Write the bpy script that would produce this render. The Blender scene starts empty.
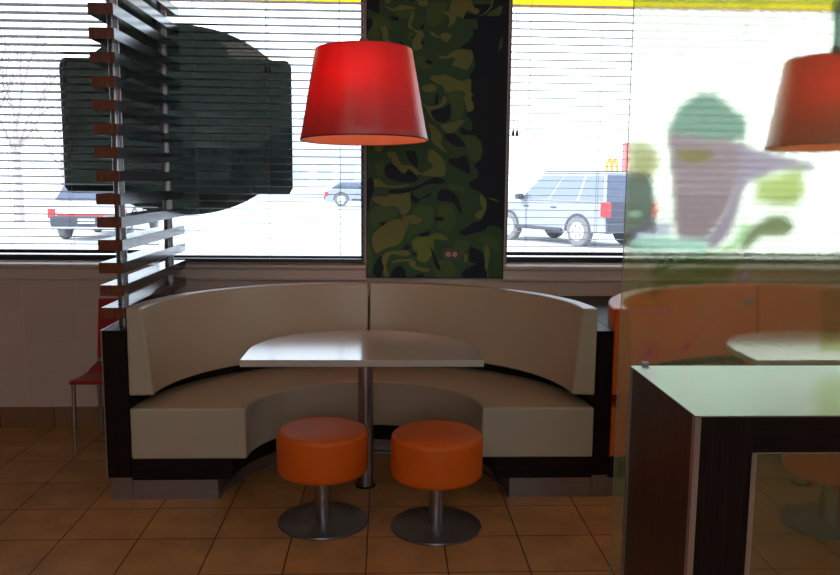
import bpy, bmesh, math, random
import numpy as np
from mathutils import Vector, Matrix
random.seed(4)
S = bpy.context.scene
COL = S.collection
PI = math.pi
def L(r, g, b):                       # sRGB 0-255 -> linear
    f = lambda c: (c/255/12.92) if c/255 <= .04045 else ((c/255+.055)/1.055)**2.4
    return (f(r), f(g), f(b), 1)

# ------------------------------------------------------------------ materials
class NT:
    def __init__(s, name):
        s.m = bpy.data.materials.new(name); s.m.use_nodes = True
        s.t = s.m.node_tree; s.t.nodes.clear()
        s.out = s.n('ShaderNodeOutputMaterial')
    def n(s, typ, **kw):
        nd = s.t.nodes.new(typ)
        for k, v in kw.items():
            if k in nd.inputs: nd.inputs[k].default_value = v
            else: setattr(nd, k, v)
        return nd
    def l(s, a, b): s.t.links.new(a, b)
    def surf(s, sh): s.l(sh, s.out.inputs['Surface'])
def principled(nt, **kw):
    b = nt.n('ShaderNodeBsdfPrincipled')
    for k, v in kw.items(): b.inputs[k.replace('_', ' ')].default_value = v
    nt.surf(b.outputs[0]); return b
def mat_plain(name, col, rough=.5, metal=0., spec=.5, bump=0., scale=60., var=0., coat=0., coatr=.1, vec_scale=(1, 1, 1), aniso=0.):
    nt = NT(name)
    b = principled(nt, Base_Color=col, Roughness=rough, Metallic=metal, Specular_IOR_Level=spec, Coat_Weight=coat, Coat_Roughness=coatr)
    if bump or var:
        tc = nt.n('ShaderNodeTexCoord'); mp = nt.n('ShaderNodeMapping'); mp.inputs['Scale'].default_value = vec_scale
        nt.l(tc.outputs['Object'], mp.inputs[0])
        nz = nt.n('ShaderNodeTexNoise', Scale=scale, Detail=4.); nt.l(mp.outputs[0], nz.inputs['Vector'])
        if bump:
            bp = nt.n('ShaderNodeBump', Strength=bump, Distance=.003); nt.l(nz.outputs[0], bp.inputs['Height']); nt.l(bp.outputs[0], b.inputs['Normal'])
        if var:
            mx = nt.n('ShaderNodeMix', data_type='RGBA'); 
            mx.inputs[6].default_value = tuple(c*(1-var) for c in col[:3])+(1,); mx.inputs[7].default_value = tuple(min(1, c*(1+var)) for c in col[:3])+(1,)
            nt.l(nz.outputs[0], mx.inputs[0]); nt.l(mx.outputs[2], b.inputs['Base Color'])
    return nt.m
def mat_wood(name, c1, c2, rough=.25, scale=(90, 90, 2.5), spec=.5):
    nt = NT(name)
    b = principled(nt, Roughness=rough, Specular_IOR_Level=spec)
    tc = nt.n('ShaderNodeTexCoord'); mp = nt.n('ShaderNodeMapping'); mp.inputs['Scale'].default_value = scale
    nt.l(tc.outputs['Object'], mp.inputs[0])
    nz = nt.n('ShaderNodeTexNoise', Scale=1., Detail=5., Roughness=.65); nt.l(mp.outputs[0], nz.inputs['Vector'])
    cr = nt.n('ShaderNodeValToRGB'); cr.color_ramp.elements[0].position = .38; cr.color_ramp.elements[1].position = .66
    cr.color_ramp.elements[0].color = c1; cr.color_ramp.elements[1].color = c2
    nt.l(nz.outputs[0], cr.inputs[0]); nt.l(cr.outputs[0], b.inputs['Base Color'])
    return nt.m

M = {}
M['ebony'] = mat_wood('ebony veneer', L(14, 9, 9), L(38, 23, 20), .42, spec=.2)
M['ebony_h'] = mat_wood('ebony veneer grain across', L(13, 8, 8), L(36, 22, 19), .42, (2.5, 90, 90), .2)
M['slat'] = mat_wood('slat veneer', L(20, 16, 17), L(46, 36, 34), .16, (90, 2.5, 90), 1.)
M['slat_end'] = mat_wood('slat end veneer', L(92, 46, 30), L(142, 78, 48), .35, (160, 10, 8))
M['rosewood'] = mat_wood('counter side veneer', L(36, 17, 15), L(80, 40, 32), .4, (110, 110, 2.5))
M['steel'] = mat_plain('brushed steel', (.42, .42, .44, 1), .32, 1., bump=.05, scale=90, vec_scale=(1, 1, .05))
M['steel_h'] = mat_plain('brushed steel sheet', (.36, .34, .34, 1), .36, .9, bump=.04, scale=80, vec_scale=(.05, 1, 1), var=.1)
M['disc'] = mat_plain('grey steel disc', (.2, .2, .21, 1), .35, .85, var=.15, scale=12)
M['alum'] = mat_plain('aluminium trim', (.5, .5, .55, 1), .3, .9)
M['top'] = mat_plain('counter top metal', (.36, .47, .44, 1), .3, .85, bump=.03, scale=60, vec_scale=(.03, 1, 1), var=.06)  # greenish cast reflected from the glass is tinted into the base colour
M['cream'] = mat_plain('cream vinyl', L(186, 175, 152), .38, spec=.5, bump=.06, scale=420, coat=.25, coatr=.22)
M['orange'] = mat_plain('orange vinyl', L(225, 100, 20), .4, spec=.4, bump=.06, scale=420)
M['laminate'] = mat_plain('pale laminate', L(186, 176, 170), .12, spec=.9, coat=.8, coatr=.12, var=.04, scale=60, vec_scale=(.2, 4, 1))
M['lam_edge'] = mat_plain('pale laminate edge', L(190, 182, 172), .4)
M['red_seat'] = mat_plain('red plastic', L(170, 22, 22), .35)
M['leg'] = mat_plain('chair steel', (.45, .44, .42, 1), .35, .9)
M['black'] = mat_plain('black rubber', (.012, .012, .013, 1), .6)
M['sill'] = mat_plain('sill', L(215, 194, 180), .3, spec=.5)
M['ceiling'] = mat_plain('ceiling paint', L(205, 198, 188), .8, bump=.1, scale=30)
M['roomwall'] = mat_plain('room wall paint', L(150, 128, 110), .7, bump=.1, scale=30)
M['frame'] = mat_plain('window frame dark', L(50, 46, 44), .4, .2)
M['jamb'] = mat_plain('window jamb', L(150, 146, 150), .4)
M['blind'] = mat_plain('blind slat', L(150, 138, 130), .45)
M['cord'] = mat_plain('cord', L(150, 145, 140), .7)
M['tassel'] = mat_plain('cord tassel', L(70, 66, 78), .6)
M['plate'] = mat_plain('outlet plate', L(92, 74, 70), .4)
M['recept'] = mat_plain('outlet socket', L(205, 170, 130), .4)

def mat_floor():
    nt = NT('floor tiles'); b = principled(nt, Roughness=.42, Specular_IOR_Level=.35)
    tc = nt.n('ShaderNodeTexCoord'); mp = nt.n('ShaderNodeMapping'); T = .33
    mp.inputs['Location'].default_value = (4.237*T-.0, -.28*T, 0); nt.l(tc.outputs['Object'], mp.inputs[0])
    br = nt.n('ShaderNodeTexBrick'); br.offset = 0; br.squash = 1
    br.inputs['Scale'].default_value = 1; br.inputs['Mortar Size'].default_value = .0032; br.inputs['Mortar Smooth'].default_value = .15
    br.inputs['Brick Width'].default_value = T; br.inputs['Row Height'].default_value = T
    br.inputs['Color1'].default_value = L(196, 146, 94); br.inputs['Color2'].default_value = L(184, 134, 86); br.inputs['Mortar'].default_value = L(62, 40, 28)
    nt.l(mp.outputs[0], br.inputs['Vector'])
    nz = nt.n('ShaderNodeTexNoise', Scale=5.5, Detail=7., Roughness=.6); nt.l(tc.outputs['Object'], nz.inputs['Vector'])
    cr = nt.n('ShaderNodeValToRGB'); cr.color_ramp.elements[0].position = .3; cr.color_ramp.elements[1].position = .72
    cr.color_ramp.elements[0].color = (.72, .68, .62, 1); cr.color_ramp.elements[1].color = (1.12, 1.08, 1.0, 1)
    nt.l(nz.outputs[0], cr.inputs[0])
    mx = nt.n('ShaderNodeMix', data_type='RGBA', blend_type='MULTIPLY'); mx.inputs[0].default_value = 1
    nt.l(br.outputs['Color'], mx.inputs[6]); nt.l(cr.outputs[0], mx.inputs[7]); nt.l(mx.outputs[2], b.inputs['Base Color'])
    bp = nt.n('ShaderNodeBump', Strength=.5, Distance=.002, invert=True); nt.l(br.outputs['Fac'], bp.inputs['Height'])
    n2 = nt.n('ShaderNodeTexNoise', Scale=40., Detail=3.); nt.l(tc.outputs['Object'], n2.inputs['Vector'])
    b2 = nt.n('ShaderNodeBump', Strength=.12, Distance=.003); nt.l(n2.outputs[0], b2.inputs['Height']); nt.l(bp.outputs[0], b2.inputs['Normal'])
    nt.l(b2.outputs[0], b.inputs['Normal'])
    return nt.m
M['floor'] = mat_floor()
def mat_walltile():
    nt = NT('wall tiles'); b = principled(nt, Roughness=.45, Specular_IOR_Level=.4)
    tc = nt.n('ShaderNodeTexCoord'); sp = nt.n('ShaderNodeSeparateXYZ'); nt.l(tc.outputs['Object'], sp.inputs[0])
    cb = nt.n('ShaderNodeCombineXYZ'); nt.l(sp.outputs['X'], cb.inputs['X']); nt.l(sp.outputs['Z'], cb.inputs['Y'])
    def brick(w, h, ox, oy, c1, c2, mo, ms):
        mp = nt.n('ShaderNodeMapping'); mp.inputs['Location'].default_value = (ox, oy, 0); nt.l(cb.outputs[0], mp.inputs[0])
        br = nt.n('ShaderNodeTexBrick'); br.offset = 0; br.squash = 1
        for k, v in (('Scale', 1), ('Mortar Size', ms), ('Mortar Smooth', .3), ('Brick Width', w), ('Row Height', h), ('Color1', c1), ('Color2', c2), ('Mortar', mo)): br.inputs[k].default_value = v
        nt.l(mp.outputs[0], br.inputs['Vector']); return br
    a = brick(.33, .2, .24, .07, L(218, 192, 174), L(212, 186, 168), L(230, 206, 188), .0016)
    nt.l(a.outputs['Color'], b.inputs['Base Color'])
    bp = nt.n('ShaderNodeBump', Strength=.4, Distance=.002, invert=True); nt.l(a.outputs['Fac'], bp.inputs['Height']); nt.l(bp.outputs[0], b.inputs['Normal'])
    return nt.m
M['walltile'] = mat_walltile()
def mat_basetile():
    nt = NT('base tiles'); b = principled(nt, Roughness=.45)
    tc = nt.n('ShaderNodeTexCoord'); sp = nt.n('ShaderNodeSeparateXYZ'); nt.l(tc.outputs['Object'], sp.inputs[0])
    cb = nt.n('ShaderNodeCombineXYZ'); nt.l(sp.outputs['X'], cb.inputs['X']); nt.l(sp.outputs['Z'], cb.inputs['Y'])
    mp = nt.n('ShaderNodeMapping'); mp.inputs['Location'].default_value = (.33*4.237, .5, 0); nt.l(cb.outputs[0], mp.inputs[0])
    br = nt.n('ShaderNodeTexBrick'); br.offset = 0; br.squash = 1
    for k, v in (('Scale', 1), ('Mortar Size', .003), ('Brick Width', .33), ('Row Height', 1.), ('Color1', L(150, 108, 76)), ('Color2', L(140, 100, 70)), ('Mortar', L(84, 56, 42))): br.inputs[k].default_value = v
    nt.l(mp.outputs[0], br.inputs['Vector']); nt.l(br.outputs['Color'], b.inputs['Base Color'])
    return nt.m
M['basetile'] = mat_basetile()

def mat_glass(name, tint=(1, 1, 1, 1), refl=1.):
    nt = NT(name); tr = nt.n('ShaderNodeBsdfTransparent', Color=tint); gl = nt.n('ShaderNodeBsdfGlossy', Roughness=.01)
    fr = nt.n('ShaderNodeFresnel', IOR=1.3); mx = nt.n('ShaderNodeMixShader')
    nt.l(fr.outputs[0], mx.inputs[0]); nt.l(tr.outputs[0], mx.inputs[1]); nt.l(gl.outputs[0], mx.inputs[2]); nt.surf(mx.outputs[0]); return nt.m
M['glass'] = mat_glass('window glass')
def mat_film():
    nt = NT('dark see-through film'); tr = nt.n('ShaderNodeBsdfTransparent', Color=(.115, .13, .118, 1)); df = nt.n('ShaderNodeBsdfDiffuse', Color=(.07, .09, .08, 1))
    mx = nt.n('ShaderNodeMixShader'); mx.inputs[0].default_value = .2
    nt.l(tr.outputs[0], mx.inputs[1]); nt.l(df.outputs[0], mx.inputs[2]); nt.surf(mx.outputs[0]); return nt.m
M['film'] = mat_film()
def mat_print():
    nt = NT('printed rippled glass')
    at = nt.n('ShaderNodeAttribute'); at.attribute_name = 'tint'
    ink = nt.n('ShaderNodeAttribute'); ink.attribute_name = 'ink'
    tc = nt.n('ShaderNodeTexCoord')
    nz = nt.n('ShaderNodeTexNoise', Scale=70., Detail=2.); nt.l(tc.outputs['Object'], nz.inputs['Vector'])
    bp = nt.n('ShaderNodeBump', Strength=.22, Distance=.0012); nt.l(nz.outputs[0], bp.inputs['Height'])
    rf = nt.n('ShaderNodeBsdfRefraction', Roughness=.105, IOR=1.22); nt.l(at.outputs['Color'], rf.inputs['Color']); nt.l(bp.outputs[0], rf.inputs['Normal'])
    tl = nt.n('ShaderNodeBsdfTranslucent'); nt.l(ink.outputs['Color'], tl.inputs['Color'])
    df = nt.n('ShaderNodeBsdfDiffuse'); nt.l(ink.outputs['Color'], df.inputs['Color'])
    m1 = nt.n('ShaderNodeMixShader'); m1.inputs[0].default_value = .35; nt.l(tl.outputs[0], m1.inputs[1]); nt.l(df.outputs[0], m1.inputs[2])
    m2 = nt.n('ShaderNodeMixShader'); nt.l(ink.outputs['Alpha'], m2.inputs[0]); nt.l(rf.outputs[0], m2.inputs[1]); nt.l(m1.outputs[0], m2.inputs[2])
    gl = nt.n('ShaderNodeBsdfGlossy', Roughness=.04); fr = nt.n('ShaderNodeFresnel', IOR=1.35); m3 = nt.n('ShaderNodeMixShader')
    nt.l(fr.outputs[0], m3.inputs[0]); nt.l(m2.outputs[0], m3.inputs[1]); nt.l(gl.outputs[0], m3.inputs[2])
    nt.surf(m3.outputs[0]); return nt.m
M['print'] = mat_print()
def mat_back():
    nt = NT('clear glass back'); rf = nt.n('ShaderNodeBsdfRefraction', Roughness=.105, IOR=1.22, Color=(1, 1, 1, 1)); nt.surf(rf.outputs[0]); return nt.m
M['gback'] = mat_back()
M['gedge'] = mat_plain('glass edge', L(150, 190, 160), .2, spec=.6)
def mat_shade(name, col, tcol, fac, coat):
    nt = NT(name)
    b = nt.n('ShaderNodeBsdfPrincipled'); b.inputs['Base Color'].default_value = col; b.inputs['Roughness'].default_value = .38; b.inputs['IOR'].default_value = 1.6
    b.inputs['Coat Weight'].default_value = coat; b.inputs['Coat Roughness'].default_value = .42; b.inputs['Coat IOR'].default_value = 2.0
    tl = nt.n('ShaderNodeBsdfTranslucent', Color=tcol); mx = nt.n('ShaderNodeMixShader'); mx.inputs[0].default_value = fac
    nt.l(b.outputs[0], mx.inputs[1]); nt.l(tl.outputs[0], mx.inputs[2])
    tc = nt.n('ShaderNodeTexCoord'); mp = nt.n('ShaderNodeMapping'); mp.inputs['Scale'].default_value = (1, 1, .3); nt.l(tc.outputs['Object'], mp.inputs[0])
    nz = nt.n('ShaderNodeTexNoise', Scale=300., Detail=2.); nt.l(mp.outputs[0], nz.inputs['Vector'])
    bp = nt.n('ShaderNodeBump', Strength=.12, Distance=.001); nt.l(nz.outputs[0], bp.inputs['Height']); nt.l(bp.outputs[0], b.inputs['Normal'])
    nt.surf(mx.outputs[0]); return nt.m
M['shade'] = mat_shade('red lamp shade', L(176, 16, 22), L(255, 40, 24), .25, 1.)
M['shade_in'] = mat_shade('shade lining', L(240, 176, 150), L(255, 60, 40), .45, 0)
def mat_emit(name, col, st):
    nt = NT(name); e = nt.n('ShaderNodeEmission', Color=col, Strength=st); nt.surf(e.outputs[0]); return nt.m
M['bulb'] = mat_emit('bulb glow', (1, .62, .34, 1), 12)
for k, c in dict(mK=(22, 27, 38), mD=(60, 92, 54), mM=(80, 106, 50), mO=(126, 130, 64), mB=(118, 136, 52)).items(): M[k] = mat_plain('mural '+k, L(*c), .5, spec=.3)

# ------------------------------------------------------------------ mesh builders
class MB:
    def __init__(s): s.b = bmesh.new(); s.mi = 0
    def face(s, vs):
        try: f = s.b.faces.new(vs); f.material_index = s.mi; return f
        except ValueError: return None
    def box(s, x0, x1, y0, y1, z0, z1):
        v = [s.b.verts.new(p) for p in ((x0,y0,z0),(x1,y0,z0),(x1,y1,z0),(x0,y1,z0),(x0,y0,z1),(x1,y0,z1),(x1,y1,z1),(x0,y1,z1))]
        for q in ((3,2,1,0),(4,5,6,7),(0,1,5,4),(1,2,6,5),(2,3,7,6),(3,0,4,7)): s.face([v[i] for i in q])
        return s
    def lathe(s, prof, n=48, c=(0, 0), cap=True):
        rings = []
        for r, z in prof:
            rings.append([s.b.verts.new((c[0]+r*math.cos(2*PI*i/n), c[1]+r*math.sin(2*PI*i/n), z)) for i in range(n)])
        for a, b in zip(rings, rings[1:]):
            for i in range(n): s.face([a[i], a[(i+1) % n], b[(i+1) % n], b[i]])
        if cap:
            s.face(rings[0][::-1]); s.face(rings[-1])
        return s
    def tube(s, pts, r, n=10):
        pts = [Vector(p) for p in pts]; rr = r if isinstance(r, (list, tuple)) else [r]*len(pts)
        rings = []; up = Vector((.3, .2, 1)).normalized()
        for i, p in enumerate(pts):
            d = ((pts[min(i+1, len(pts)-1)]-pts[max(i-1, 0)])).normalized()
            a = d.cross(up); 
            if a.length < .05: a = d.cross(Vector((1, 0, 0)))
            a.normalize(); b = d.cross(a).normalized()
            rings.append([s.b.verts.new(p+rr[i]*(math.cos(2*PI*k/n)*a+math.sin(2*PI*k/n)*b)) for k in range(n)])
        for a, b in zip(rings, rings[1:]):
            for i in range(n): s.face([a[i], a[(i+1) % n], b[(i+1) % n], b[i]])
        s.face(rings[0][::-1]); s.face(rings[-1]); return s
    def prism(s, poly, z0, z1, axis='z', cap=True):   # poly list of 2-D points; axis z:(x,y) y:(x,z)
        f = (lambda p, h: (p[0], p[1], h)) if axis == 'z' else (lambda p, h: (p[0], h, p[1]))
        a = [s.b.verts.new(f(p, z0)) for p in poly]; b = [s.b.verts.new(f(p, z1)) for p in poly]
        n = len(poly)
        for i in range(n): s.face([a[i], a[(i+1) % n], b[(i+1) % n], b[i]])
        if cap: s.face(a[::-1]); s.face(b)
        return s
    def loft(s, secs, closed=True, cap=True):
        rings = [[s.b.verts.new(p) for p in q] for q in secs]
        for a, b in zip(rings, rings[1:]):
            n = len(a)
            for i in range(n if closed else n-1): s.face([a[i], a[(i+1) % n], b[(i+1) % n], b[i]])
        if cap: s.face(rings[0][::-1]); s.face(rings[-1])
        return s
    def done(s, name, mats, parent=None, smooth=False, bevel=0, seg=3, subsurf=0, loc=None, angle=35):
        bmesh.ops.recalc_face_normals(s.b, faces=s.b.faces)
        me = bpy.data.meshes.new(name); s.b.to_mesh(me); s.b.free()
        for m in (mats if isinstance(mats, (list, tuple)) else [mats]): me.materials.append(m)
        o = bpy.data.objects.new(name, me); COL.objects.link(o)
        if parent: o.parent = parent
        if loc: o.location = loc
        if smooth or bevel:
            for p in me.polygons: p.use_smooth = True
            me.set_sharp_from_angle(angle=math.radians(angle))
        if bevel:
            md = o.modifiers.new('bevel', 'BEVEL'); md.width = bevel; md.segments = seg; md.limit_method = 'ANGLE'; md.angle_limit = math.radians(40); md.harden_normals = True
        return o
def empty(name, loc=(0, 0, 0), rz=0):
    o = bpy.data.objects.new(name, None); COL.objects.link(o); o.location = loc; o.rotation_euler = (0, 0, rz); o.empty_display_size = .1; return o
def tag(o, label, cat, group=None, kind=None):
    o['label'] = label; o['category'] = cat
    if group: o['group'] = group
    if kind: o['kind'] = kind
    return o
def struct(o, label=None):
    o['kind'] = 'structure'
    if label: o['label'] = label
    return o
def copy_tree(o, parent=None):
    c = o.copy(); COL.objects.link(c)
    if parent: c.parent = parent
    for ch in list(o.children): copy_tree(ch, c)
    return c
def smoothpoly(p, sub=4):
    n = len(p); out = []
    for i in range(n):
        p0, p1, p2, p3 = [Vector(p[(i+k-1) % n]) for k in range(4)]
        for j in range(sub):
            t = j/sub
            out.append(.5*((2*p1)+(p2-p0)*t+(2*p0-5*p1+4*p2-p3)*t*t+(3*p1-p0-3*p2+p3)*t**3))
    return out

# ------------------------------------------------------------------ room
WY = 5.013; CEIL = 3.0; X0, X1, Y0 = -4.6, 4.6, -3.6
struct(MB().box(X0-.1, X1+.1, Y0-.1, WY+.3, -.1, 0).done('floor', M['floor']), 'floor of square tan ceramic tiles with dark joints')
struct(MB().box(X0-.1, X1+.1, Y0-.1, WY+.3, CEIL, CEIL+.15).done('ceiling', M['ceiling']))
struct(MB().box(X0-.1, X0, Y0, WY+.3, 0, CEIL).done('wall_left', M['roomwall']))
for nm_, xa_, k_ in (('wall_right', X1, 5),):  # right wall with an unseen window added to brighten the room
    w = MB(); w.box(xa_, xa_+.1, Y0, WY+.3, 0, 1.2); w.box(xa_, xa_+.1, Y0, WY+.3, 2.7, CEIL); w.box(xa_, xa_+.1, Y0, -.5, 1.2, 2.7); w.box(xa_, xa_+.1, 3.0, WY+.3, 1.2, 2.7)
    struct(w.done(nm_, M['roomwall']))
    wn = empty('window_%d' % k_, (0, 0, 0)); struct(wn, 'added window in the side wall, outside the view, to brighten the room')
    w = MB(); w.box(xa_+.03, xa_+.07, -.5, 3.0, 1.2, 1.25); w.box(xa_+.03, xa_+.07, -.5, 3.0, 2.65, 2.7)
    for y in (-.5, 1.2, 2.95): w.box(xa_+.03, xa_+.07, y, y+.05, 1.25, 2.65)
    w.done('window_frame', M['frame'], wn)
    MB().box(xa_+.047, xa_+.053, -.45, 2.95, 1.25, 2.65).done('window_pane', M['glass'], wn)
w = MB(); w.box(X0-.1, X1+.1, Y0-.1, Y0, 0, 1.3); w.box(X0-.1, X1+.1, Y0-.1, Y0, 2.8, CEIL); w.box(X0-.1, -1.5, Y0-.1, Y0, 1.3, 2.8); w.box(1.5, X1+.1, Y0-.1, Y0, 1.3, 2.8)  # front wall, with an opening put in behind the camera for more daylight
struct(w.done('wall_front', M['roomwall']))
w = MB(); w.box(-1.5, 1.5, Y0-.08, Y0-.03, 1.3, 1.35); w.box(-1.5, 1.5, Y0-.08, Y0-.03, 2.75, 2.8)
for x in (-1.5, -.02, 1.45): w.box(x, x+.05, Y0-.08, Y0-.03, 1.35, 2.75)
wn = empty('window_4', (0, 0, 0)); struct(wn, 'added wide window behind the viewer, to brighten the room'); w.done('window_frame', M['frame'], wn)
MB().box(-1.5, 1.5, Y0-.058, Y0-.052, 1.35, 2.75).done('window_pane', M['glass'], wn)
# window wall: below the sill, the pillars, above the windows
WZ0, WZ1 = 1.02, 2.86
wins = [(-4.3, -.13), (.735, 3.70)]
w = MB(); w.box(X0, X1, WY, WY+.3, 0, WZ0); w.box(X0, X1, WY, WY+.3, WZ1, CEIL)
xs = [X0]+[v for a in wins for v in a]+[X1]
for a, b in zip(xs[::2], xs[1::2]): w.box(a, b, WY, WY+.3, WZ0, WZ1)
struct(w.done('wall_back', M['walltile']), 'pinkish beige tiled wall under the windows')
struct(MB().box(X0, X1, WY-.012, WY, 0, .128).done('baseboard_back', M['basetile']), 'brown tile baseboard along the window wall')
b = MB()
prof = [(WY, .925), (WY-.018, .925), (WY-.026, .932), (WY-.026, .942), (WY-.016, .950), (WY-.016, .992), (WY-.032, 1.0), (WY-.036, 1.012), (WY-.03, 1.022), (WY+.05, 1.028), (WY+.05, 1.0), (WY, 1.0)]
for xa_, xb_ in ((X0, -.125), (.724, X1)): b.loft([[(xa_, y, z) for y, z in prof], [(xb_, y, z) for y, z in prof]])
struct(b.done('trim_1', M['sill'], smooth=True, angle=25), 'beige moulded ledge running under the windows')
for k, (a, c) in enumerate(wins):
    r = empty('window_%d' % (k+1), (0, 0, 0)); struct(r, 'wide window looking out on the parking lot' if k == 0 else 'window beside the mural pillar')
    fy0, fy1 = WY+.12, WY+.17
    f = MB(); f.box(a, c, fy0, fy1, WZ0, WZ0+.045); f.box(a, c, fy0, fy1, WZ1-.05, WZ1)
    f.box(a, a+.03, fy0, fy1, WZ0, WZ1); f.box(c-.03, c, fy0, fy1, WZ0, WZ1)
    f.done('window_frame', M['frame'], r)
    MB().box(a+.03, c-.03, fy0+.02, fy0+.026, WZ0+.045, WZ1-.05).done('window_pane', M['glass'], r)
    j = MB(); j.box(a, a+.012, WY+.002, fy0, WZ0+.012, WZ1); j.box(c-.012, c, WY+.002, fy0, WZ0+.012, WZ1); j.done('window_jamb', M['jamb'], r)
    MB().box(a+.012, c-.012, WY+.05, fy0, WZ0+.002, WZ0+.012).done('window_sill', M['sill'], r)

# dark see-through film stuck to the left window
def film():
    cx, cz, a, bb = -1.26, 1.89, .72, .575
    pts = []
    def orad(x): return math.sqrt(max(0, 1-((x-cx)/a)**2))*bb
    xl, xr, zt, zb, rc = -1.985, -.585, 2.262, 1.447, .04
    # rounded rectangle union an oval that rises above and drops below it
    import itertools
    n = 64; xa = [xl+(xr-xl)*i/n for i in range(n+1)]
    top = []; bot = []
    for x in xa:
        d = min(x-xl, xr-x); cut = rc-math.sqrt(max(0, rc*rc-(rc-d)**2)) if d < rc else 0
        top.append((x, max(zt-cut, cz+orad(x)))); bot.append((x, min(zb+cut, cz-orad(x))))
    poly = top+bot[::-1]
    o = MB().prism(poly, WY+.1425, WY+.1445, 'y').done('window_film', M['film'])
    tag(o, 'large dark see-through film on the left window, an oval over a rounded rectangle', 'window film')
film()

# blinds
def blind(x0, x1, zb, ladders, label, tilt=0., cordx=None, cordz=2.2, group=None):
    yc = WY+.055; hw = .0225; pitch = .0455
    r = empty('venetian_blind', ((x0+x1)/2, yc, 0)); X = (x0+x1)/2
    tag(r, label, 'blind', group)
    m = MB(); z = zb+.045
    while z < WZ1-.06:
        secs = []
        for x in (x0-X, x1-X):
            up = [(x, -hw+2*hw*k/4, z+.0022*(1-((k-2)/2)**2)+tilt*(k-2)/2*hw) for k in range(5)]
            dn = [(x, p[1], p[2]-.0018) for p in up[::-1]]
            secs.append(up+dn)
        m.loft(secs); z += pitch
    m.done('blind_slats', M['blind'], r)
    MB().box(x0-X, x1-X, -.024, .024, zb-.011, zb+.011).done('bottom_rail', M['frame'], r, bevel=.003)
    MB().box(x0-X, x1-X, -.028, .028, WZ1-.05, WZ1-.002).done('head_rail', M['blind'], r)
    for lx in ladders:
        t = MB()
        for yy in (-hw-.002, hw+.002): t.tube([(lx-X, yy, zb), (lx-X, yy, WZ1-.04)], .0011, 6)
        t.done('ladder_cord', M['cord'], r)
    if cordx is not None:
        t = MB()
        for dx in (-.012, .012): t.tube([(cordx-X+dx*.4, -.034, WZ1-.03), (cordx-X+dx, -.034, cordz)], .0011, 6)
        t.done('pull_cord', M['cord'], r)
        t = MB()
        for dx in (-.012, .012): t.lathe([(.003, cordz), (.006, cordz-.012), (.010, cordz-.035), (.008, cordz-.042)], 14, (cordx-X+dx, -.034))
        t.done('cord_tassel', M['tassel'], r, smooth=True)
    return r
blind(-4.28, -1.40, 1.094, [-3.9, -2.27, -1.92], 'left blind, hanging left of the wooden slatted screen, its rail lifted off the sill', tilt=-.2)
blind(-1.385, -.145, 1.044, [-1.155, -.72, -.285], 'middle blind between the slatted screen and the leaf mural', tilt=-.08, cordx=-.712, cordz=2.215)
blind(.75, 3.685, 1.094, [.87, 1.31, 2.2, 3.3], 'right blind, hanging between the leaf mural and the printed glass', cordx=.783, cordz=1.86)

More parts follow.
